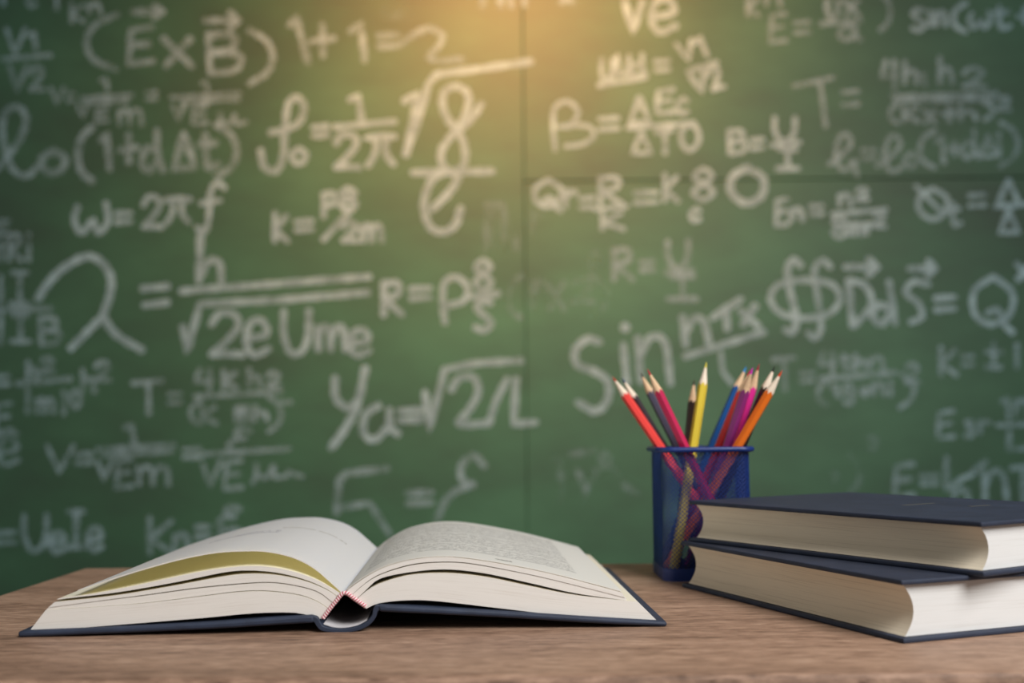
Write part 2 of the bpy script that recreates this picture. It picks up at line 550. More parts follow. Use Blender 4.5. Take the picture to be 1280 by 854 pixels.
# --- handwriting: strokes in a unit box (x right, y down), curved unless marked 'L'
G = {
    '1': ['L', [(0.0, .22), (.55, 0), (.75, 1)]],
    'I': ['L', [(.1, 0), (.9, 0)], [(.5, 0), (.5, 1)], [(0, 1), (1, 1)]],
    'l': ['L', [(.5, 0), (.5, 1)]],
    '2': [[(.05, .28), (.3, .02), (.75, .05), (.85, .32), (.45, .7), (.05, .97)], [(.05, .97), (.5, .95), (1, .97)]],
    '3': [[(.1, .1), (.6, 0), (.8, .25), (.4, .45)], [(.4, .45), (.9, .55), (.7, .95), (.05, .95)]],
    '4': ['L', [(.25, 0), (0, .55), (.9, .5)], [(.75, 0), (.75, 1)]],
    '8': [[(.55, .48), (.1, .25), (.5, 0), (.9, .22), (.5, .48), (.05, .76), (.5, 1), (.95, .75), (.55, .48)]],
    '0': [[(.5, 0), (.05, .3), (.1, .8), (.5, 1), (.95, .7), (.9, .25), (.5, 0)]],
    'o': [[(.5, 0), (.03, .4), (.3, .95), (.8, .85), (.95, .35), (.5, 0)]],
    'E': ['L', [(.95, 0), (.1, .08), (0, 1), (1, .93)], [(.05, .5), (.8, .45)]],
    'e': [[(.12, .55), (.85, .42), (.7, .05), (.25, .1), (.05, .6), (.35, 1), (.95, .82)]],
    'x': ['L', [(0, 0), (1, 1)], [(.95, .02), (.08, 1)]],
    'B': [[(.1, 0), (.12, .5), (.15, 1)], [(.1, .03), (.75, .05), (.75, .38), (.2, .48)], [(.2, .48), (.95, .55), (.85, .9), (.15, 1)]],
    'b': [[(.12, 1), (.08, .5), (.12, .12), (.4, 0), (.62, .2), (.5, .44), (.2, .52)], [(.2, .52), (.8, .5), (.98, .68), (.75, .86), (.35, .92)]],
    'R': [[(.1, 0), (.12, .5), (.1, 1)], [(.1, .05), (.75, .02), (.8, .35), (.15, .5)], [(.2, .5), (.5, .7), (1, 1)]],
    'P': [[(.1, 0), (.12, .5), (.1, 1)], [(.1, .05), (.8, .0), (.85, .4), (.12, .52)]],
    'p': [[(.2, 1), (.12, .5), (.2, .1), (.6, 0), (.95, .2), (.85, .5), (.25, .62)]],
    'V': ['L', [(0, 0), (.45, 1), (1, 0)]],
    'U': [[(.05, 0), (.05, .55), (.3, .98), (.7, .95), (.92, .6), (.95, 0)]],
    'u': [[(.05, 0), (.1, .8), (.5, .9), (.85, .5), (.9, 0)], [(.88, .1), (.95, 1)]],
    'T': ['L', [(0, .08), (1, 0)], [(.52, .05), (.55, 1)]],
    't': [[(.3, 0), (.32, .6), (.45, .95), (.95, .85)], [(0, .3), (.8, .25)]],
    'd': [[(.7, .5), (.25, .45), (.02, .8), (.35, 1), (.75, .75)], [(.72, 0), (.76, .6), (1, 1)]],
    'h': [[(.08, 0), (.1, .5), (.08, 1)], [(.1, .65), (.45, .42), (.8, .55), (.9, 1)]],
    'n': [[(.05, .05), (.1, 1)], [(.1, .5), (.4, .05), (.8, .15), (.95, 1)]],
    'm': [[(.03, .1), (.06, 1)], [(.06, .5), (.25, .08), (.45, .25), (.48, 1)], [(.48, .5), (.7, .08), (.92, .25), (.97, 1)]],
    'r': [[(.1, 0), (.12, 1)], [(.12, .5), (.5, .1), (.95, .15)]],
    'k': ['L', [(.1, 0), (.1, 1)], [(.9, .1), (.12, .6), (1, 1)]],
    's': [[(.9, .08), (.4, 0), (.08, .22), (.5, .5), (.9, .75), (.5, 1), (0, .9)]],
    'i': ['L', [(.5, .3), (.5, 1)], [(.5, 0), (.52, .08)]],
    'c': [[(.95, .15), (.5, 0), (.05, .45), (.35, 1), (.95, .85)]],
    'a': [[(.75, .1), (.3, .05), (.03, .6), (.35, .98), (.8, .6)], [(.75, .05), (.8, .75), (1, 1)]],
    'g': [[(.85, .1), (.3, .0), (.1, .35), (.5, .55), (.85, .3)], [(.85, .1), (.85, .8), (.5, 1), (.1, .9)]],
    'L': ['L', [(.15, 0), (.1, .95), (1, .9)]],
    'Q': [[(.5, 0), (.05, .25), (.05, .65), (.4, .85), (.85, .7), (.95, .3), (.5, 0)], [(.35, .65), (.6, .6), (.75, .85), (.95, 1)]],
    'O': [[(.5, 0), (.08, .25), (.05, .7), (.45, 1), (.9, .8), (.95, .3), (.5, 0)]],
    'w': [[(.1, .1), (0, .55), (.2, .98), (.5, .6), (.55, .55), (.7, .98), (.98, .6), (.92, 0)]],
    'W': [[(0, .1), (.2, 1), (.5, .4), (.7, 1), (1, 0)]],
    'D': ['L', [(.5, 0), (.05, 1), (1, .97), (.52, .02)]],
    'pi': [[(0, .12), (.5, .04), (1, .08)], [(.35, .1), (.3, .6), (.05, 1)], [(.7, .08), (.68, .6), (.95, .95)]],
    'f': [[(1, .12), (.75, 0), (.5, .2), (.45, .6), (.3, .98), (0, .9)], [(.15, .42), (.85, .36)]],
    'xi': [[(1, .1), (.6, 0), (.35, .15), (.5, .35), (.75, .4)], [(.75, .4), (.2, .5), (.0, .8), (.4, 1), (.8, .95)]],
    'ell': [[(0, .85), (.35, .7), (.9, .3), (.75, 0), (.45, .1), (.3, .55), (.45, .95), (.75, 1), (1, .85)]],
    'mu': [[(.1, .0), (.1, .6), (.0, 1)], [(.1, .6), (.4, .7), (.6, .1)], [(.6, .1), (.65, .7), (1, .6)]],
    '+': ['L', [(0, .55), (1, .45)], [(.5, 0), (.52, 1)]],
    '-': ['L', [(0, .5), (1, .5)]],
    '=': ['L', [(0, .18), (1, .10)], [(.02, .92), (1, .84)]],
    '(': [[(1, 0), (.3, .2), (.03, .5), (.25, .82), (.95, 1)]],
    ')': [[(0, 0), (.7, .2), (.97, .5), (.7, .8), (0, 1)]],
    'rt': ['L', [(0, .15), (.4, 1), (1, 0)]],
    '/': ['L', [(1, 0), (0, 1)]],
    '>': ['L', [(0, .5), (1, .5)], [(.72, 0), (1, .5), (.7, 1)]],
    '+-': ['L', [(0, .4), (1, .4)], [(.5, 0), (.5, .75)], [(.05, 1), (.95, 1)]],
    '.': ['L', [(.2, .5), (.8, .5)]],
}


class Chalk:
    count = 0

    def __init__(self, width=8.0, mat='chalk'):
        self.w = width
        self.mat = mat
        self.v, self.f = [], []

    def stroke(self, pts, width=None, curve=True):
        w = (width or self.w) * random.uniform(0.85, 1.0)
        p = [Vector(q) for q in (catmull(pts, 7) if curve else pts)]
        if not curve:
            q = []
            for a, b in zip(p, p[1:]):
                n = max(2, int((b - a).length / 9))
                q += [a.lerp(b, i / n) for i in range(n)]
            p = q + [p[-1]]
        Chalk.count += 1
        lift = -0.0004
        n = len(p)
        ring = []
        for i in range(n):
            t = p[min(n - 1, i + 1)] - p[max(0, i - 1)]
            if t.length < 1e-6: t = Vector((1, 0))
            t.normalize()
            nn = Vector((-t.y, t.x))
            ww = w * (0.5 + 0.07 * math.sin(i * 1.7 + Chalk.count))
            ring.append((p[i] + nn * ww, p[i] - nn * ww, t))
        pts2 = []
        a, b, t = ring[0]
        pts2.append((a.lerp(b, .25) - t * w * .35, a.lerp(b, .75) - t * w * .35))
        pts2 += [(a, b) for a, b, t in ring]
        a, b, t = ring[-1]
        pts2.append((a.lerp(b, .25) + t * w * .35, a.lerp(b, .75) + t * w * .35))
        base = len(self.v)
        for a, b in pts2:
            for q in (a, b):
                s = on_depth(q.x, q.y, BOARD_Y)
                self.v.append((s.x, lift - 1.5e-6 * len(self.v), s.z - DESK_Z))
        for i in range(len(pts2) - 1):
            k = base + 2 * i
            self.f.append((k, k + 1, k + 3, k + 2))
        return self

    def g(self, ch, x0, y0, x1, y1, width=None, rot=0.0):
        st = G[ch]
        curve = st[0] != 'L'
        c, s = math.cos(rot), math.sin(rot)
        mx, my = (x0 + x1) / 2, (y0 + y1) / 2
        for pl in (st if curve else st[1:]):
            q = []
            for u, v in pl:
                x, y = x0 + (x1 - x0) * u - mx, y0 + (y1 - y0) * v - my
                q.append((mx + x * c - y * s, my + x * s + y * c))
            self.stroke(q, width, curve)
        return self

    def bar(self, x0, y0, x1, y1, width=None):
        return self.stroke([(x0, y0), (x1, y1)], width, False)

    def done(self, label):
        o = obj('chalk_formula', self.v, self.f, M[self.mat], board)
        o['label'] = label
        return o


def formula(label, items, width=8.0, mat='chalk'):
    c = Chalk(width, mat)
    for it in items:
        if it[0] == 'bar': c.bar(*it[1:])
        elif it[0] == 'path': c.stroke(it[1], it[2] if len(it) > 2 else None)
        elif it[0] == 'line': c.stroke(it[1], it[2] if len(it) > 2 else None, False)
        else: c.g(*it)
    c.done(label)


for it in (('r', 2, -12, 22, 6), ('c', 34, -6, 46, 8), ('l', 66, -8, 76, 12), ('k', 88, 4, 106, 28), ('n', 110, 5, 127, 18)):
    formula('chalk letter cut by the top edge at the left', [it], 6, 'chalk_mid')
formula('chalk fraction V1 over V2', [('V', 8, 36, 32, 68), ('1', 36, 40, 48, 62), ('bar', 2, 74, 64, 69), ('V', 12, 82, 34, 114), ('2', 38, 84, 55, 113)], 7, 'chalk_mid')
formula('chalk bracket E cross B with arrows', [('(', 107, 18, 147, 87), ('E', 161, 34, 192, 80), ('>', 166, 8, 204, 22), ('x', 204, 48, 240, 83), ('B', 256, 42, 302, 92),
        ('>', 256, 16, 299, 36), (')', 312, 38, 342, 105)], 9, 'chalk_mid')
formula('chalk 1 plus 1 equals 2', [('line', [(362, 32), (370, 20), (385, 80)]), ('+', 388, 30, 418, 70), ('1', 438, 30, 462, 76), ('=', 473, 42, 498, 60),
        ('path', [(500, 56), (516, 44), (536, 36), (553, 44), (548, 58), (537, 70), (545, 76), (578, 74)])], 9, 'chalk_mid')
formula('small faint chalk letters above the equation', [('w', 480, 8, 498, 24), ('e', 502, 10, 516, 24)], 5, 'chalk_faint')
for it in (('l', 598, -12, 608, 10), ('n', 624, -10, 640, 9), ('l', 652, -12, 660, 7), ('x', 700, -12, 716, 4)):
    formula('chalk letter cut by the top edge in the middle', [it], 8, 'chalk_mid')
formula('chalk V equals reciprocal roots', [('V', 64, 110, 80, 130), ('=', 84, 116, 93, 127), ('1', 126, 98, 137, 111), ('bar', 102, 123, 165, 119), ('bar', 104, 129, 160, 126), ('rt', 97, 128, 112, 146),
        ('E', 120, 134, 136, 152), ('m', 148, 136, 178, 156), ('=', 183, 114, 196, 125), ('1', 252, 102, 263, 114), ('bar', 214, 122, 300, 117), ('bar', 228, 128, 298, 124), ('rt', 216, 128, 232, 150),
        ('E', 241, 132, 259, 155), ('mu', 272, 142, 308, 160)], 6, 'chalk_mid')
formula('chalk l zero bracket 1 plus d delta t', [('path', [(-6, 214), (8, 198), (26, 172), (33, 148), (22, 134), (8, 140), (3, 162), (8, 192), (18, 214), (34, 220), (48, 208)]), ('o', 51, 188, 83, 217),
        ('(', 97, 158, 117, 227), ('1', 126, 167, 141, 212), ('+', 150, 168, 172, 204), ('d', 177, 163, 204, 214), ('D', 216, 167, 244, 211), ('t', 249, 168, 275, 212), (')', 270, 156, 297, 222)], 9, 'chalk_mid')
formula('chalk f zero equals 1 over 2 pi', [('path', [(326, 188), (330, 208), (345, 214), (354, 196), (356, 165), (360, 132), (370, 122), (380, 132), (375, 152), (358, 162), (338, 166)]), ('o', 364, 186, 383, 205),
        ('=', 391, 157, 410, 171), ('1', 437, 119, 457, 150), ('bar', 418, 159, 494, 152), ('2', 418, 168, 450, 211), ('pi', 458, 168, 494, 208)], 9)
formula('tall chalk square root over g over e', [('line', [(505, 127), (523, 116), (507, 194)]), ('line', [(507, 194), (524, 146), (536, 104), (546, 93), (608, 85), (664, 77)]),
        ('path', [(602, 130), (586, 152), (571, 160), (556, 142), (554, 118), (570, 108), (586, 120), (580, 148), (568, 165), (552, 188), (554, 208), (567, 215), (580, 204), (580, 180), (570, 160)]),
        ('bar', 516, 216, 616, 214), ('path', [(540, 262), (562, 240), (572, 222), (558, 214), (538, 228), (530, 258), (538, 284), (556, 290), (570, 280), (576, 260)])], 10)
formula('chalk omega equals 2 pi f', [('w', 93, 254, 136, 292), ('=', 145, 265, 164, 279), ('2', 178, 246, 203, 285), ('pi', 206, 247, 238, 280), ('f', 246, 228, 281, 291)], 8)
formula('chalk K equals p squared over 2m', [('k', 342, 266, 360, 302), ('=', 369, 275, 391, 289), ('P', 403, 242, 420, 272), ('8', 424, 236, 446, 262), ('bar', 440, 262, 404, 300), ('2', 428, 278, 447, 302), ('m', 452, 280, 478, 302)], 8)
formula('faint chalk box mark beside the seam', [('line', [(608, 312), (609, 256), (630, 255), (630, 310)]), ('bar', 618, 262, 618, 308), ('l', 640, 286, 650, 312)], 8, 'chalk_faint')
formula('large chalk lambda', [('path', [(48, 374), (56, 360), (76, 338), (106, 321), (126, 327), (139, 348), (136, 375), (130, 394), (145, 418), (178, 438)]), ('path', [(130, 394), (110, 414), (88, 436)])], 10)
formula('large chalk h over root of 2 e U m', [('bar', 178, 361, 210, 358), ('bar', 180, 382, 210, 378), ('line', [(251, 286), (249, 352)]), ('path', [(251, 345), (262, 326), (275, 330), (277, 354)]),
        ('bar', 226, 364, 462, 346), ('line', [(229, 408), (234, 441), (250, 380), (350, 375), (460, 366)]), ('2', 262, 391, 304, 445), ('e', 306, 399, 338, 444), ('U', 353, 388, 388, 442),
        ('m', 396, 406, 433, 438), ('e', 436, 412, 464, 444)], 10)
formula('chalk R equals rho l over S', [('R', 477, 353, 503, 394), ('=', 513, 359, 538, 374), ('p', 549, 347, 586, 404), ('8', 593, 326, 615, 362), ('bar', 590, 371, 623, 367), ('s', 594, 376, 616, 413)], 9)
formula('wiped chalk bracket n x 2', [('(', 635, 345, 652, 398), ('n', 664, 350, 690, 386), ('x', 683, 352, 706, 388), ('2', 714, 350, 742, 378), (')', 738, 344, 760, 394)], 8, 'chalk_faint')
formula('small wiped chalk blot', [('o', 736, 316, 750, 334)], 8, 'chalk_faint')
formula('small wiped chalk r under the Q', [('r', 664, 266, 678, 290)], 7, 'chalk_faint')
formula('chalk letters at the left edge', [('E', -8, 276, 13, 294), ('l', -2, 304, 6, 326), ('R', 10, 293, 27, 326), ('i', 30, 292, 42, 326)], 6, 'chalk_mid')
formula('chalk fraction I over I B', [('I', 13, 341, 37, 380), ('bar', -6, 388, 64, 386), ('I', 14, 394, 38, 427), ('B', 48, 397, 75, 431), ('l', -4, 345, 6, 430)], 7, 'chalk_mid')
formula('chalk V e beside the top edge', [('V', 781, 2, 803, 40), ('e', 812, -2, 847, 40)], 9)
formula('chalk sin i underlined over V fraction', [('u', 751, 74, 768, 102), ('u', 771, 70, 788, 96), ('d', 789, 68, 808, 96), ('bar', 748, 107, 808, 97), ('=', 819, 75, 836, 89), ('V', 848, 52, 868, 76, None, -.3),
        ('1', 870, 46, 884, 72, None, -.3), ('bar', 860, 90, 896, 78), ('V', 866, 92, 884, 116, None, -.3), ('2', 886, 84, 902, 112, None, -.3)], 7)
formula('chalk beta fraction', [('b', 687, 127, 744, 188), ('=', 749, 146, 773, 163), ('D', 786, 122, 812, 154), ('E', 821, 112, 843, 142), ('c', 846, 124, 860, 142), ('bar', 784, 160, 868, 154), ('D', 789, 166, 814, 192),
        ('T', 820, 163, 841, 192), ('0', 851, 154, 874, 188)], 7)
formula('chalk R equals U over I', [('B', 909, 163, 933, 192), ('=', 939, 173, 954, 187), ('U', 967, 147, 995, 176), ('bar', 964, 182, 1000, 178), ('I', 971, 187, 998, 211)], 7)
formula('chalk E equals fraction at the top right', [('E', 963, 17, 983, 53), ('=', 993, 26, 1012, 43), ('U', 1033, 0, 1048, 22), ('x', 1054, 0, 1074, 20), ('bar', 1026, 30, 1076, 26), ('a', 1048, 33, 1076, 50),
        (')', 1100, -8, 1113, 38), ('k', 934, -4, 948, 20), ('n', 956, -10, 976, 6)], 7, 'chalk_mid')
formula('chalk sin of omega t', [('s', 1140, 12, 1157, 38), ('i', 1158, 14, 1168, 32), ('n', 1169, 15, 1183, 32), ('(', 1191, 4, 1208, 40), ('w', 1212, 15, 1238, 35), ('t', 1242, 8, 1264, 37), ('+', 1272, 10, 1290, 30)], 7)
formula('chalk T equals 4 h h over bracket', [('line', [(992, 108), (1042, 97)]), ('line', [(1025, 102), (1032, 158)]), ('=', 1053, 112, 1073, 133), ('4', 1102, 76, 1123, 114), ('h', 1129, 76, 1148, 104), ('1', 1150, 92, 1158, 106),
        ('h', 1173, 72, 1192, 105), ('2', 1203, 86, 1232, 109), ('bar', 1114, 121, 1246, 117), ('bar', 1118, 126, 1240, 124), ('(', 1112, 130, 1123, 154), ('k', 1128, 132, 1148, 152), ('x', 1155, 138, 1169, 154), ('+', 1178, 132, 1194, 152),
        ('h', 1198, 132, 1222, 150), (')', 1230, 128, 1241, 150), ('2', 1246, 122, 1262, 138)], 7, 'chalk_mid')
formula('chalk l1 equals l0 bracket 1 plus d delta l', [('ell', 1036, 168, 1066, 212), ('1', 1062, 200, 1074, 220), ('=', 1077, 186, 1094, 199), ('ell', 1096, 170, 1128, 214), ('o', 1131, 192, 1146, 209), ('(', 1149, 163, 1169, 210),
        ('1', 1170, 170, 1183, 204), ('+', 1185, 178, 1200, 194), ('d', 1202, 163, 1223, 198), ('D', 1225, 170, 1244, 196), ('l', 1244, 166, 1252, 196), (')', 1250, 153, 1273, 208)], 7, 'chalk_mid')
formula('chalk Q r equals k 8 O', [('Q', 668, 225, 703, 264), ('r', 705, 238, 721, 259), ('=', 725, 246, 742, 261), ('R', 747, 222, 778, 256), ('bar', 744, 262, 784, 258), ('k', 750, 264, 780, 287), ('=', 793, 239, 822, 255), ('k', 829, 218, 848, 252),
        ('8', 865, 212, 893, 250), ('c', 863, 262, 875, 276)], 7)
formula('thick chalk ring', [('O', 912, 210, 956, 254)], 11)
formula('chalk R equals U over I under the beta', [('R', 765, 312, 791, 350), ('=', 801, 326, 817, 339), ('U', 833, 301, 862, 334), ('bar', 832, 341, 866, 338), ('I', 835, 346, 871, 374)], 8, 'chalk_mid')
formula('large chalk sin n pi x over l', [('path', [(750, 428), (734, 424), (719, 438), (722, 456), (742, 464), (759, 476), (760, 498), (745, 514), (722, 503)]), ('line', [(779, 430), (784, 480)]), ('bar', 780, 408, 783, 411, 13),
        ('line', [(797, 422), (801, 478)]), ('path', [(800, 446), (813, 422), (831, 428), (838, 480)]), ('line', [(853, 396), (857, 432)]), ('path', [(857, 416), (868, 398), (880, 403), (886, 428)]),
        ('line', [(890, 398), (926, 374)]), ('line', [(908, 388), (909, 412)]), ('line', [(925, 388), (948, 408)]), ('line', [(944, 382), (929, 406)]), ('bar', 856, 446, 955, 415), ('path', [(901, 440), (904, 464), (915, 480)], 7)], 10)
formula('chalk E n equals h squared over 8 m r', [('E', 970, 249, 985, 282), ('n', 988, 261, 1004, 276), ('=', 1013, 256, 1028, 269), ('n', 1048, 243, 1064, 258), ('2', 1070, 236, 1085, 250), ('bar', 1040, 268, 1108, 262), ('8', 1040, 271, 1058, 297),
        ('m', 1060, 279, 1078, 294), ('r', 1082, 279, 1094, 293), ('2', 1093, 265, 1106, 284)], 7)
formula('chalk struck Q equals delta over delta', [('O', 1147, 236, 1185, 274), ('bar', 1144, 232, 1180, 268), ('t', 1186, 254, 1202, 283), ('=', 1211, 242, 1231, 259), ('D', 1245, 225, 1275, 258), ('bar', 1243, 258, 1290, 255), ('D', 1248, 264, 1273, 291)], 7)
formula('chalk double closed integral of D d S equals Q', [('path', [(1006, 350), (975, 355), (963, 372), (975, 391), (1006, 398), (1038, 391), (1050, 372), (1038, 355), (1006, 350)]),
        ('path', [(1001, 332), (992, 325), (984, 338), (989, 370), (995, 398), (991, 415), (981, 412)]), ('path', [(1038, 334), (1028, 326), (1018, 338), (1022, 372), (1026, 408), (1019, 423), (1010, 416)]),
        ('line', [(1060, 350), (1066, 408)]), ('path', [(1060, 350), (1082, 358), (1089, 382), (1067, 408)]), ('>', 1056, 324, 1097, 344), ('path', [(1110, 384), (1096, 382), (1091, 396), (1102, 405), (1113, 392)]),
        ('line', [(1111, 352), (1119, 405)]), ('path', [(1161, 356), (1142, 352), (1132, 366), (1148, 380), (1152, 396), (1138, 403)]), ('>', 1136, 326, 1169, 346), ('=', 1169, 370, 1193, 389), ('Q', 1215, 346, 1268, 416), ('x', 1270, 330, 1290, 350)], 9)
formula('chalk T equals small fraction behind the pencils', [('T', 966, 447, 993, 488), ('=', 1001, 465, 1016, 478), ('4', 1024, 441, 1046, 468), ('t', 1050, 444, 1066, 462), ('h', 1068, 444, 1084, 461), ('n', 1087, 447, 1105, 462),
        ('bar', 1024, 474, 1120, 466), ('(', 1022, 478, 1033, 506), ('1', 1040, 482, 1050, 496), ('g', 1054, 481, 1068, 505), ('+', 1074, 483, 1086, 496), ('n', 1090, 480, 1106, 494), ('l', 1110, 478, 1116, 494),
        ('path', [(1126, 468), (1142, 482), (1138, 500), (1124, 510)]), ('2', 1132, 456, 1148, 479)], 7, 'chalk_mid')
formula('chalk K equals plus minus 1', [('k', 1174, 434, 1196, 469), ('=', 1203, 444, 1216, 458), ('+-', 1232, 428, 1252, 459), ('l', 1266, 430, 1276, 460)], 7, 'chalk_mid')
formula('chalk E 3 r fraction at the right edge', [('E', 1172, 514, 1193, 548), ('3', 1206, 527, 1217, 546), ('r', 1223, 526, 1237, 541), ('1', 1252, 497, 1264, 524), ('n', 1268, 500, 1286, 520), ('bar', 1246, 532, 1290, 530), ('L', 1258, 540, 1282, 563)], 7, 'chalk_mid')
formula('chalk E equals 1 over 2 n T above the books', [('E', 1118, 580, 1143, 622), ('=', 1151, 594, 1172, 606), ('line', [(1183, 572), (1182, 612), (1207, 596)]), ('line', [(1211, 596), (1232, 577)]), ('n', 1228, 588, 1260, 626), ('T', 1264, 582, 1292, 630),
        ('n', 1190, 612, 1212, 628)], 8, 'chalk_mid')
formula('wiped chalk bracket right of the cup', [('o', 1082, 546, 1096, 561), (')', 1063, 570, 1076, 614), ('o', 1038, 592, 1046, 602)], 8, 'chalk_faint')
formula('wiped chalk T r left of the cup', [('bar', 692, 573, 745, 563), ('bar', 701, 576, 702, 626), ('V', 722, 588, 745, 614), ('bar', 734, 606, 732, 630), ('o', 750, 566, 764, 584), ('path', [(770, 588), (780, 606), (796, 616)])], 9, 'chalk_faint')
formula('chalk h squared over l m l at the left', [('=', -4, 469, 11, 482), ('h', 34, 452, 48, 473), ('2', 52, 448, 67, 466), ('bar', 22, 480, 89, 474), ('l', 28, 486, 42, 516), ('m', 46, 498, 68, 516), ('l', 72, 490, 88, 518), ('o', 88, 488, 101, 510),
        ('h', 102, 462, 120, 490), ('2', 119, 453, 138, 476)], 7, 'chalk_mid')
formula('chalk T equals 4 k h over bracket on the left', [('T', 166, 476, 203, 518), ('=', 211, 491, 226, 505), ('4', 244, 462, 268, 490), ('k', 278, 464, 297, 486), ('h', 310, 462, 327, 483), ('2', 334, 466, 350, 484), ('bar', 244, 496, 352, 490),
        ('(', 238, 502, 250, 530), ('k', 251, 506, 271, 530), ('m', 294, 508, 313, 528), ('h', 318, 508, 336, 526), (')', 336, 496, 352, 540), ('-', 352, 498, 364, 508)], 7, 'chalk_mid')
formula('chalk V equals 1 over root E m', [('V', 59, 557, 92, 591), ('=', 95, 566, 116, 580), ('1', 156, 530, 172, 556), ('bar', 122, 562, 218, 556), ('bar', 128, 569, 216, 564), ('rt', 122, 572, 142, 600), ('E', 146, 574, 166, 610), ('m', 172, 582, 212, 606),
        ('=', 229, 560, 250, 573), ('xi', 286, 536, 313, 566), ('bar', 254, 568, 362, 561), ('rt', 254, 576, 276, 608), ('E', 281, 576, 303, 612), ('mu', 316, 580, 360, 604), ('bar', 360, 590, 378, 596)], 7, 'chalk_mid')
formula('chalk E fragments at the lower left edge', [('E', -6, 504, 15, 540), ('bar', -8, 544, 22, 542), ('e', -4, 548, 25, 581)], 7, 'chalk_mid')
formula('chalk U e I t at the lower left', [('=', -4, 664, 20, 680), ('U', 29, 644, 60, 688), ('e', 62, 666, 83, 690), ('I', 84, 640, 107, 684), ('e', 109, 660, 129, 688)], 8, 'chalk_mid')
formula('chalk K n equals fraction above the book', [('k', 184, 647, 218, 692), ('n', 217, 668, 237, 687), ('=', 245, 657, 262, 672), ('xi', 273, 634, 300, 662), ('bar', 274, 668, 302, 664)], 8, 'chalk_mid')
formula('large chalk y equals root 2 L', [('path', [(419, 472), (420, 498), (436, 510), (448, 500)]), ('path', [(457, 460), (447, 505), (432, 535), (414, 560)]), ('path', [(474, 507), (458, 518), (454, 540), (468, 550), (489, 530)]), ('path', [(487, 512), (488, 534), (498, 543)]),
        ('=', 499, 511, 526, 527), ('line', [(531, 490), (537, 537), (556, 462), (596, 454), (652, 451)]), ('path', [(564, 488), (574, 473), (592, 472), (598, 490), (586, 513), (574, 530), (612, 529)]), ('path', [(612, 528), (620, 502), (634, 474)]),
        ('line', [(645, 474), (642, 530), (670, 528)])], 10)
formula('large chalk root equals xi above the open book', [('line', [(484, 586), (432, 592), (424, 602), (421, 642)]), ('line', [(421, 636), (462, 629), (487, 668)]), ('=', 509, 614, 540, 631),
        ('path', [(606, 583), (592, 570), (577, 582), (578, 600), (592, 606)]), ('path', [(592, 606), (570, 614), (556, 628), (546, 650)])], 9, 'chalk_mid')

# ------------------------------------------------------------------ desk
desk_l = on_height(104, 710, DESK_Z)
desk_fy = on_height(700, 846, DESK_Z).y
DX0, DX1, DY0, DY1 = desk_l.x, 0.86, desk_fy, desk_l.y
desk = empty('desk', ((DX0 + DX1) / 2, (DY0 + DY1) / 2, 0))
tag(desk, 'brown wood grain desk with the books and pencil cup on it', 'desk')
hx, hy = (DX1 - DX0) / 2, (DY1 - DY0) / 2
bevel(box('tabletop', (-hx, -hy, DESK_Z - 0.028), (hx, hy, DESK_Z), M['wood'], desk), 0.004, 3)
for sx in (-1, 1):
    for sy in (-1, 1):
        x, y = sx * (hx - 0.05), sy * (hy - 0.04)
        box('leg', (x - .02, y - .02, 0), (x + .02, y + .02, DESK_Z - 0.028), M['desk_frame'], desk, 0.002)
for sy in (-1, 1):
    y = sy * (hy - 0.04)
    box('apron', (-hx + .07, y - .01, DESK_Z - .09), (hx - .07, y + .01, DESK_Z - .028), M['desk_frame'], desk, 0.002)
for sx in (-1, 1):
    x = sx * (hx - 0.05)
    box('apron', (x - .01, -hy + .06, DESK_Z - .09), (x + .01, hy - .06, DESK_Z - .028), M['desk_frame'], desk, 0.002)

# ------------------------------------------------------------------ open book
A = on_height(22, 797.5, DESK_Z)
B = on_height(834, 784, DESK_Z)
bx = (B - A); bx.z = 0
bx.normalize()
by = Vector((-bx.y, bx.x, 0))
ang = math.atan2(bx.y, bx.x)
OB = A.lerp(B, 0.508)
book = empty('open_book', OB, (0, 0, ang))
tag(book, 'open hardback book with navy cover and printed pages lying on the desk', 'book')
DEPTH = 0.236


def sect(pts, off=0.0):
    """photo points -> (x, z) on the book's front plane, moved back by off"""
    out = []
    for px, py in pts:
        d = ray(px, py)
        t = ((OB + by * off) - EYE).dot(by) / d.dot(by)
        p = EYE + d * t - OB
        out.append((p.dot(bx), p.z))
    return out


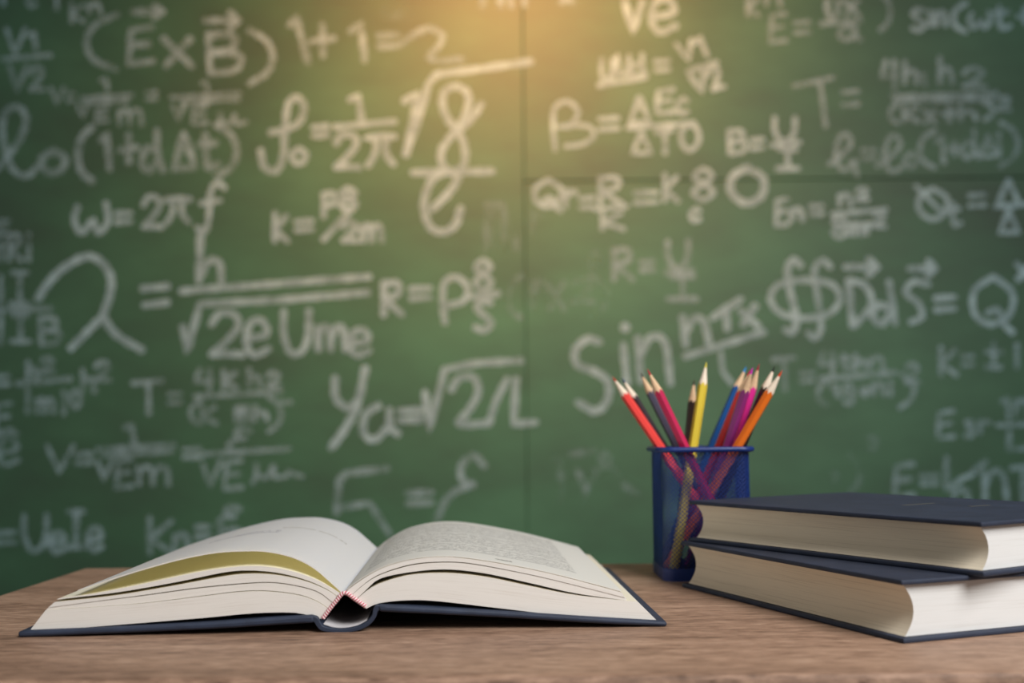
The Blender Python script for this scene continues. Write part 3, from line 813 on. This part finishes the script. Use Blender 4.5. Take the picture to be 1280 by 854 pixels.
def slab(name, lower, upper, y0, y1, mats, n=44, parent=book, jitter=0.0):
    """stack of leaves between two section curves (gutter -> fore edge); mats = (edge, top, bottom)"""
    lo = resample(catmull([(x, z, 0) for x, z in lower], 6), n)
    up = resample(catmull([(x, z, 0) for x, z in upper], 6), n)
    v, f, mi, uv = [], [], [], []
    for y in (y0, y1):
        for c in (lo, up):
            for p in c:
                v.append((p.x, y, p.y))
    LF, UF, LB, UB = 0, n, 2 * n, 3 * n
    th = lambda i: (up[i] - lo[i]).length / 0.03
    for i in range(n - 1):
        a, b = i / (n - 1), (i + 1) / (n - 1)
        f.append((LF + i, LF + i + 1, UF + i + 1, UF + i)); mi.append(0); uv.append(((a, 0), (b, 0), (b, th(i + 1)), (a, th(i))))
        f.append((LB + i + 1, LB + i, UB + i, UB + i + 1)); mi.append(0); uv.append(((b, 0), (a, 0), (a, th(i)), (b, th(i + 1))))
        f.append((UF + i, UF + i + 1, UB + i + 1, UB + i)); mi.append(1); uv.append(((a, 0), (b, 0), (b, 1), (a, 1)))
        f.append((LF + i + 1, LF + i, LB + i, LB + i + 1)); mi.append(2); uv.append(((b, 0), (a, 0), (a, 1), (b, 1)))
    e = n - 1
    f.append((LF + e, LB + e, UB + e, UF + e)); mi.append(0); uv.append(((0, 0), (1, 0), (1, th(e)), (0, th(e))))
    f.append((LB, LF, UF, UB)); mi.append(0); uv.append(((0, 0), (1, 0), (1, th(0)), (0, th(0))))
    o = obj(name, v, f, list(mats), parent, True, mi, uv)
    fix_normals(o)
    o.data.set_sharp_from_angle(angle=math.radians(40))
    return o


PO = 0.004                     # the leaves start a little behind the cover's edge
PY0, PY1 = PO, DEPTH - PO

# left-hand leaves, gutter -> fore edge
Lb = [(402, 774.5), (387, 769.6), (364, 766), (315, 767), (250, 773), (151, 781), (36, 790)]
L1t = [(411, 762), (396, 752), (372, 744), (335, 739.5), (300, 740), (250, 746), (168, 755.5), (57, 763)]
L2b = [(411.2, 761.6), (396, 751.4), (372, 743.2), (335, 738.6), (300, 739.1), (250, 745.3), (168, 755.1), (57, 762.9)]
L2t = [(416, 754), (400, 742), (381, 735.5), (348, 729.6), (315, 729.6), (250, 735.6), (180, 745), (131, 751), (60, 760)]
L3b = [(416.2, 753.6), (400, 741.2), (381, 734.4), (348, 728.5), (315, 728.4), (250, 734.3), (180, 743.9), (131, 750.3), (60, 759.8)]
L3t = [(421, 745.5), (407, 736.8), (381, 726.6), (348, 719.4), (315, 717.5), (282, 720.5), (217, 732.5), (145, 744.5), (68, 753)]
L4b = [(421.2, 745.1), (407, 735.9), (381, 724.9), (348, 716.6), (315, 713.5), (282, 715.5), (217, 728.6), (145, 741), (70, 750)]
L4t = [(426.5, 742.5), (397, 725.5), (364, 714), (332, 708.5), (299, 708.5), (250, 715), (168, 732.5), (110, 743.5), (74, 748)]
L5b = [(428.5, 743), (414, 729.6), (391, 710.2), (364.5, 697.2), (332, 690.2), (302, 689.7), (266, 692.2), (217, 702.2), (151, 721.2), (97, 739)]
L5t = [(428.8, 742), (414, 728.4), (391, 709), (364.5, 696), (332, 689), (302, 688.5), (266, 691), (217, 701), (151, 720), (97, 738)]
S = lambda p: sect(p, PO)
E3 = (M['edge'], M['page_inner'], M['page_inner'])
slab('page_block', S(Lb), S(L1t), PY0, PY1, E3)
slab('page_section', S(L2b), S(L2t), PY0 + .0004, PY1, E3)
slab('page_section', S(L3b), S(L3t), PY0 + .0001, PY1, E3)
slab('page_section', S(L4b), S(L4t), PY0 + .0005, PY1, (M['edge'], M['page_blank'], M['page_inner']))
slab('page', S(L5b), S(L5t), PY0 + .0002, PY1, (M['edge'], M['page_left'], M['page_under']))

# right-hand leaves, gutter -> fore edge
Rb = [(458, 761), (475, 754), (512, 750.5), (550, 752), (625, 760.6), (700, 769), (775, 774), (821, 775.8)]
R1t = [(444, 751), (458, 739), (475, 729.5), (512, 719), (557, 716.6), (606, 721.3), (662, 732.8), (719, 744), (797, 752.5)]
R2b = [(443.8, 750.6), (458, 737.4), (475, 723.6), (512, 715.6), (557, 712), (606, 717), (662, 729), (719, 741.8), (783, 751)]
R2t = [(438, 746), (455, 731), (475, 719), (512, 707.4), (550, 703.6), (590, 705.6), (662, 718.8), (719, 732), (783, 747.6)]
R3b = [(437.8, 745.7), (455, 730.3), (475, 717.8), (512, 706), (550, 702.3), (590, 704.5), (662, 718.1), (719, 731.6), (781, 747.2)]
R3t = [(430, 743.4), (441, 732.6), (475, 711.6), (512, 700.4), (550, 696.4), (587, 699), (644, 708.3), (700, 720.2), (778, 741)]
R4b = [(429, 743.2), (441, 731.6), (475, 710.9), (512, 699.8), (550, 695.9), (587, 698.3), (644, 707.6), (700, 719.6), (777, 740)]
R4t = [(428.9, 742), (441, 730.6), (475, 710), (512, 699), (550, 695), (587, 697.4), (644, 706.7), (700, 718.7), (777, 739)]
slab('page_block', S(Rb), S(R1t), PY0, PY1, E3)
slab('page_section', S(R2b), S(R2t), PY0 + .0003, PY1, E3)
slab('page_section', S(R3b), S(R3t), PY0, PY1, E3)
slab('page', S(R4b), S(R4t), PY0 + .0003, PY1, (M['edge'], M['page_right'], M['page_inner']))


def strip(name, top, bot, y0, y1, mats, n=30, parent=book, bev=0.0):
    """board or cloth strip between two section curves of equal direction"""
    up = resample(catmull([(x, z, 0) for x, z in top], 6), n)
    lo = resample(catmull([(x, z, 0) for x, z in bot], 6), n)
    v, f = [], []
    for y in (y0, y1):
        for c in (lo, up):
            v += [(p.x, y, p.y) for p in c]
    for i in range(n - 1):
        f += [(i, i + 1, n + i + 1, n + i), (2 * n + i + 1, 2 * n + i, 3 * n + i, 3 * n + i + 1),
              (n + i, n + i + 1, 3 * n + i + 1, 3 * n + i), (i + 1, i, 2 * n + i, 2 * n + i + 1)]
    f += [(0, n, 3 * n, 2 * n), (n - 1, 3 * n - 1, 4 * n - 1, 2 * n - 1)]
    o = fix_normals(obj(name, v, f, mats, parent, True))
    if bev:
        bevel(o, bev, 2, 50)
    o.data.set_sharp_from_angle(angle=math.radians(40))
    return o


C = sect
left_cover = strip('cover_board', C([(22, 789.5), (130, 785), (262, 778.6), (340, 773), (392, 769.5)]), C([(22, 797.3), (130, 792.8), (262, 787), (340, 782), (392, 779)]), 0, DEPTH, M['navy'], bev=0.0012)
right_cover = strip('cover_board', C([(472, 756.5), (540, 760), (644, 765.8), (740, 772), (834, 777.4)]), C([(474, 765), (540, 768), (644, 773.4), (740, 779.5), (834, 783.8)]), 0, DEPTH, M['navy'], bev=0.0012)
spine_in = [(388, 769.5), (396, 772), (400, 778), (404, 783), (416, 786), (430, 786.6), (446, 783.5), (458, 777.5), (465, 769), (466, 762), (470, 757), (476, 757.5)]
spine_out = [(388, 777), (393, 779.5), (396, 784.5), (402, 789.5), (415, 791.6), (430, 792.2), (448, 789), (461, 782.5), (469, 773.5), (471.5, 766), (474, 763.5), (478, 764)]
strip('spine_cloth', C(spine_in), C(spine_out), 0.0005, DEPTH - 0.0005, M['navy'], 60, bev=0.0005)
strip('spine_lining', C([(403.5, 781), (416, 784.6), (430, 785.2), (446, 782), (458, 776)]), C([(404, 782.2), (416, 785.6), (430, 786.2), (446, 783.1), (458, 777)]), 0.003, DEPTH - .003, M['lining'], 30)
# back of the page block: mull cloth bridging the two halves
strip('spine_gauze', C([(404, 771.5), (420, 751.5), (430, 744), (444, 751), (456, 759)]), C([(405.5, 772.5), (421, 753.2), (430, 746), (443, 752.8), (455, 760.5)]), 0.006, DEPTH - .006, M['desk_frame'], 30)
hb = resample(catmull([(x, 0.0030, z) for x, z in C([(403, 774), (411, 763), (419, 753), (427, 743.6), (433, 743), (442, 749.5), (457, 760)])], 8), 60)
v, f, uv = tube(hb, 0.0011, 8)
obj('headband', v, f, M['headband'], book, True, None, uv)['label'] = 'pink and white woven headband'
hb2 = [(p.x, DEPTH - 0.003, p.z - 0.0008) for p in hb]
v, f, uv = tube(hb2, 0.0011, 8)
obj('headband', v, f, M['headband'], book, True, None, uv)['label'] = 'pink and white woven headband'

# ------------------------------------------------------------------ closed books


def closed_book(name, label, near, far, base, thick, width, squash=0.0062):
    """near / far: ends of the fore edge on the lower cover; base: height it lies at"""
    d = far - near
    d.z = 0
    L = d.length
    d.normalize()
    n = Vector((d.y, -d.x, 0))                 # from fore edge towards the spine
    if n.x < 0: n = -n
    root = empty(name, (near.x, near.y, base), (0, 0, math.atan2(n.y, n.x)))
    tag(root, label, 'book', 'stacked navy books')
    # local: x towards the spine, y along the fore edge (near -> far), z up
    bt, ov = 0.0026, 0.0034
    for z0 in (0.0, thick - bt):
        bevel(box('cover_board', (0, 0, z0), (width, L, z0 + bt), M['navy_dark'], root), 0.0009, 2)
    zs = [bt + 0.0002 + (thick - 2 * bt - 0.0004) * k / 16 for k in range(17)]
    v, f = [], []
    mid, half = thick / 2, thick / 2 - bt
    for y in (ov, L - ov):
        for z in zs:
            q = ((z - mid) / half)
            bow = squash * (1 - q * q)
            v.append((ov + bow, y, z))
        for z in zs:
            q = ((z - mid) / half)
            v.append((width - 0.004 + 0.006 * (1 - q * q), y, z))
    K = 17
    for i in range(K - 1):
        f += [(i, i + 1, K + i + 1, K + i)[::-1], (2 * K + i, 2 * K + i + 1, 3 * K + i + 1, 3 * K + i),
              (i, i + 1, 2 * K + i + 1, 2 * K + i), (K + i, K + i + 1, 3 * K + i + 1, 3 * K + i)]
    f += [(0, K, 3 * K, 2 * K), (K - 1, 2 * K - 1, 4 * K - 1, 3 * K - 1)]
    pb = fix_normals(obj('page_block', v, f, [M['edge_closed'], M['edge_fore']], root, True, [1 if k < 4 * (K - 1) and k % 4 == 2 else 0 for k in range(len(f))]))
    pb.data.set_sharp_from_angle(angle=math.radians(40))
    # rounded spine with the joint grooves
    prof = [(width - .0005, bt), (width + .002, bt * .5), (width + .004, bt * .35), (width + .0085, thick * .25), (width + .010, thick * .5), (width + .0085, thick * .75),
            (width + .004, thick - bt * .35), (width + .002, thick - bt * .5), (width - .0005, thick - bt)]
    inner = [(x - .0013, thick / 2 + (z - thick / 2) * .92) for x, z in prof]
    o = catmull([Vector((x, z)) for x, z in prof], 4)
    ii = catmull([Vector((x, z)) for x, z in inner], 4)
    n_ = len(o)
    v = [(p.x, 0.0004, p.y) for p in o] + [(p.x, 0.0004, p.y) for p in ii] + [(p.x, L - .0004, p.y) for p in o] + [(p.x, L - .0004, p.y) for p in ii]
    f = []
    for i in range(n_ - 1):
        f += [(i, i + 1, n_ + i + 1, n_ + i), (2 * n_ + i, 3 * n_ + i, 3 * n_ + i + 1, 2 * n_ + i + 1), (i, 2 * n_ + i, 2 * n_ + i + 1, i + 1), (n_ + i, n_ + i + 1, 3 * n_ + i + 1, 3 * n_ + i)]
    f += [(0, n_, 3 * n_, 2 * n_), (n_ - 1, 3 * n_ - 1, 4 * n_ - 1, 2 * n_ - 1)]
    fix_normals(obj('spine', v, f, M['navy_dark'], root, True))
    return root, L


TH1, TH2 = 0.0310, 0.0275
n1 = on_height(1130, 805.5, DESK_Z)
f1 = on_height(852, 734, DESK_Z)
low_book, _ = closed_book('closed_book', 'closed navy hardback lying on the desk, lower of the two stacked', n1, f1, DESK_Z, TH1, 0.158)
n2 = on_height(1230, 722, DESK_Z + TH1)
f2 = on_height(862, 677, DESK_Z + TH1)
top_book, L2 = closed_book('closed_book', 'closed navy hardback on top of the two book stack', n2, f2, DESK_Z + TH1, TH2, 0.158)
# worn stamp on the upper cover
for k, (px, py, ln) in enumerate(((1148, 630.5, .030), (1224, 632.5, .02))):
    p = on_height(px, py, DESK_Z + TH1 + TH2)
    r = Matrix.Rotation(-top_book.rotation_euler.z, 4, 'Z') @ (p - Vector(top_book.location))
    box('cover_stamp', (r.x - ln / 2, r.y - .0015, TH2), (r.x + ln / 2, r.y + .0015, TH2 + .0001), M['stamp'], top_book)

# ------------------------------------------------------------------ pencil cup
CUP = Vector((0.1374, 0.8035, DESK_Z))
CW, CR, CHT = 0.0316, 0.008, 0.0945
cup = empty('pencil_cup', CUP, (0, 0, 0))
tag(cup, 'blue wire mesh pencil cup holding coloured pencils behind the stacked books', 'pencil cup')


def rsq(half, r, n=8):
    pts = []
    for cx, cy, a0 in ((1, -1, -90), (1, 1, 0), (-1, 1, 90), (-1, -1, 180)):
        for k in range(n + 1):
            a = math.radians(a0 + 90 * k / n)
            pts.append(Vector((cx * (half - r) + r * math.cos(a), cy * (half - r) + r * math.sin(a))))
    return pts


ring = rsq(CW, CR)
per = [0.0]
for i in range(len(ring)):
    per.append(per[-1] + (ring[(i + 1) % len(ring)] - ring[i]).length)
PER = per[-1]


def around(s):
    s %= PER
    i = 0
    lo, hi = 0, len(ring)
    while hi - lo > 1:
        m = (lo + hi) // 2
        if per[m] <= s: lo = m
        else: hi = m
    a, b = ring[lo], ring[(lo + 1) % len(ring)]
    t = (s - per[lo]) / (per[lo + 1] - per[lo])
    p = a.lerp(b, t)
    d = (b - a).normalized()
    return p, Vector((d.y, -d.x))


NC = 78
RH = 0.00150
Z0, Z1 = 0.008, CHT - 0.002
NR = int((Z1 - Z0) / RH)
RH = (Z1 - Z0) / NR
v, f = [], []
ww, tt = 0.00027, 0.00022
for j in range(NR):
    for i in range(NC):
        for sg in (-1, 1):
            s0 = (i + .5 * (j % 2)) * PER / NC
            s1 = s0 + sg * .5 * PER / NC
            (p0, m0), (p1, m1) = around(s0), around(s1)
            a, b = Vector((p0.x, p0.y, Z0 + j * RH)), Vector((p1.x, p1.y, Z0 + (j + 1) * RH))
            n0, n1_ = Vector((m0.x, m0.y, 0)), Vector((m1.x, m1.y, 0))
            d = (b - a).normalized()
            w0, w1 = d.cross(n0).normalized() * ww, d.cross(n1_).normalized() * ww
            k = len(v)
            for p, nn, w_ in ((a, n0, w0), (b, n1_, w1)):
                v += [p + w_ + nn * tt, p - w_ + nn * tt, p - w_ - nn * tt, p + w_ - nn * tt]
            f += [(k, k + 1, k + 5, k + 4), (k + 1, k + 2, k + 6, k + 5), (k + 2, k + 3, k + 7, k + 6), (k + 3, k, k + 4, k + 7)]
wm = obj('mesh_wall', v, f, M['mesh_blue'], cup)


def hoop(name, half_o, half_i, z0, z1, r, mat, parent, bev=0.0006):
    a, b = rsq(half_o, r), rsq(half_i, max(.001, r - (half_o - half_i)))
    n = len(a)
    v = [(p.x, p.y, z0) for p in a] + [(p.x, p.y, z1) for p in a] + [(p.x, p.y, z1) for p in b] + [(p.x, p.y, z0) for p in b]
    f = []
    for i in range(n):
        j = (i + 1) % n
        for q in range(4):
            q2 = (q + 1) % 4
            f.append((q * n + i, q * n + j, q2 * n + j, q2 * n + i))
    o = fix_normals(obj(name, v, f, mat, parent, True))
    o.data.set_sharp_from_angle(angle=math.radians(40))
    return o


hoop('base_band', CW + .0006, CW - .0006, 0.0, 0.0088, CR, M['mesh_blue'], cup)
rp = [Vector((p.x, p.y, CHT - .0022)) for p in rsq(CW + .0022, CR + .0022, 6)]
v, f, uv = tube(rp, 0.0020, 10, True)
obj('rim', v, f, M['mesh_blue'], cup, True)
bp = rsq(CW - .0006, CR)
nb = len(bp)
obj('bottom_plate', [(p.x, p.y, .001) for p in bp] + [(p.x, p.y, .0022) for p in bp],
    [tuple(range(nb - 1, -1, -1)), tuple(range(nb, 2 * nb))] + [(i, (i + 1) % nb, nb + (i + 1) % nb, nb + i) for i in range(nb)], M['mesh_blue'], cup)
# solid seam strip where the sheet is joined, on the far wall
box('seam_strip', (-.003, CW - .0012, .008), (.003, CW - .0004, CHT - .003), M['mesh_blue'], cup)

# ------------------------------------------------------------------ pencils
PENCILS = [
    ('coral', (16.44, 78.66, 0.62), (7.65, 82.69, 14.78)),
    ('darkpurple', (16.41, 81.89, 0.62), (8.41, 83.02, 14.70)),
    ('grey', (16.43, 80.69, 0.62), (9.88, 83.48, 15.14)),
    ('crimson', (16.35, 77.77, 0.62), (9.71, 77.57, 15.04)),
    ('brown', (11.94, 80.29, 0.62), (13.87, 82.26, 14.49)),
    ('yellow', (11.37, 77.99, 0.62), (14.50, 80.46, 15.71)),
    ('blue', (11.18, 82.91, 0.62), (18.07, 83.24, 15.49)),
    ('red', (11.81, 82.30, 0.62), (17.36, 78.63, 14.98)),
    ('purple', (13.09, 82.18, 0.62), (17.05, 76.42, 15.02)),
    ('pink', (13.95, 81.35, 0.62), (17.81, 77.73, 15.34)),
    ('black', (12.77, 79.11, 0.62), (18.96, 77.81, 15.21)),
    ('orange', (11.14, 79.97, 0.62), (19.08, 76.21, 14.77)),
]


def pencil(bottom, tip, paint, lead, wood, label, rot):
    b = Vector((bottom[0], bottom[1], 0)) * CM + Vector((0, 0, DESK_Z + bottom[2] * CM))
    t = Vector((tip[0], tip[1], 0)) * CM + Vector((0, 0, DESK_Z + tip[2] * CM))
    b -= (t - b).normalized() * 0.0011
    d = t - b
    L = d.length
    root = empty('colour_pencil', b)
    root.rotation_mode = 'QUATERNION'
    root.rotation_quaternion = d.to_track_quat('Z', 'Y') @ Matrix.Rotation(rot, 3, 'Z').to_quaternion()
    tag(root, label, 'pencil', 'pencils in the mesh cup')
    R, N = 0.0035, 36
    cone, leadl = 0.0195, 0.0050
    hexr = []
    for k in range(N):
        a = 2 * math.pi * k / N
        m = (a + math.pi / 6) % (math.pi / 3) - math.pi / 6
        hexr.append(min(R * 0.985, R * math.cos(math.pi / 6) / math.cos(m)))
    slope = cone / R
    zt = [L - slope * r for r in hexr]
    cs = [(math.cos(2 * math.pi * k / N), math.sin(2 * math.pi * k / N)) for k in range(N)]
    v = [(r * c, r * s, 0) for r, (c, s) in zip(hexr, cs)] + [(r * c, r * s, z) for r, z, (c, s) in zip(hexr, zt, cs)]
    f = [(k, (k + 1) % N, N + (k + 1) % N, N + k) for k in range(N)] + [tuple(range(N - 1, -1, -1))]
    o = obj('barrel', v, f, paint, root, True)
    o.data.set_sharp_from_angle(angle=math.radians(14))
    rl = leadl / slope
    v = [(r * c, r * s, z) for r, z, (c, s) in zip(hexr, zt, cs)] + [(rl * c, rl * s, L - leadl) for c, s in cs]
    obj('sharpened_wood', v, [(k, (k + 1) % N, N + (k + 1) % N, N + k) for k in range(N)], wood, root, True)
    v = [(rl * c, rl * s, L - leadl) for c, s in cs] + [(rl * .25 * c, rl * .25 * s, L - leadl * .15) for c, s in cs] + [(0, 0, L)]
    f = [(k, (k + 1) % N, N + (k + 1) % N, N + k) for k in range(N)] + [(N + k, N + (k + 1) % N, 2 * N) for k in range(N)]
    obj('lead', v, f, lead, root, True)


PM = {
    'coral': ((238, 74, 68), (190, 52, 30), 'wood_pale', 'coral red pencil leaning furthest left in the cup'),
    'darkpurple': ((48, 34, 42), (40, 52, 96), 'wood_pale', 'near black pencil with pale wood tip beside the coral pencil'),
    'grey': ((84, 82, 100), (70, 60, 56), 'wood_tip', 'glossy dark grey pencil half behind the crimson pencil'),
    'crimson': ((190, 22, 78), (188, 30, 50), 'wood_tip', 'crimson pencil, right one of the left leaning bunch'),
    'brown': ((50, 34, 28), (60, 40, 30), 'wood_tip', 'dark brown pencil standing behind the yellow pencil'),
    'yellow': ((222, 196, 60), (214, 200, 70), 'wood_pale', 'yellow pencil standing nearly upright in the middle of the cup'),
    'blue': ((30, 84, 150), (20, 140, 214), 'wood_tip', 'blue pencil with light blue lead behind the red pencil'),
    'red': ((206, 30, 34), (204, 24, 60), 'wood_tip', 'bright red pencil between the blue and purple pencils'),
    'purple': ((150, 52, 130), (226, 30, 196), 'wood_tip', 'purple pencil with magenta lead'),
    'pink': ((250, 58, 166), (170, 30, 60), 'wood_tip', 'hot pink pencil just behind the orange pencil'),
    'black': ((34, 26, 24), (30, 30, 30), 'wood_pale', 'black pencil mostly hidden behind the orange pencil'),
    'orange': ((246, 120, 30), (222, 70, 20), 'wood_pale', 'orange pencil leaning furthest right in the cup'),
}
for i, (nm, bot, tip) in enumerate(PENCILS):
    paint, lead, wd, label = PM[nm]
    pencil(bot, tip, simple(nm + '_lacquer', srgb(*paint), 0.30, 0.5), simple(nm + '_lead', srgb(*lead), 0.6, 0.3), M[wd], label, 0.35 + i * 0.4)
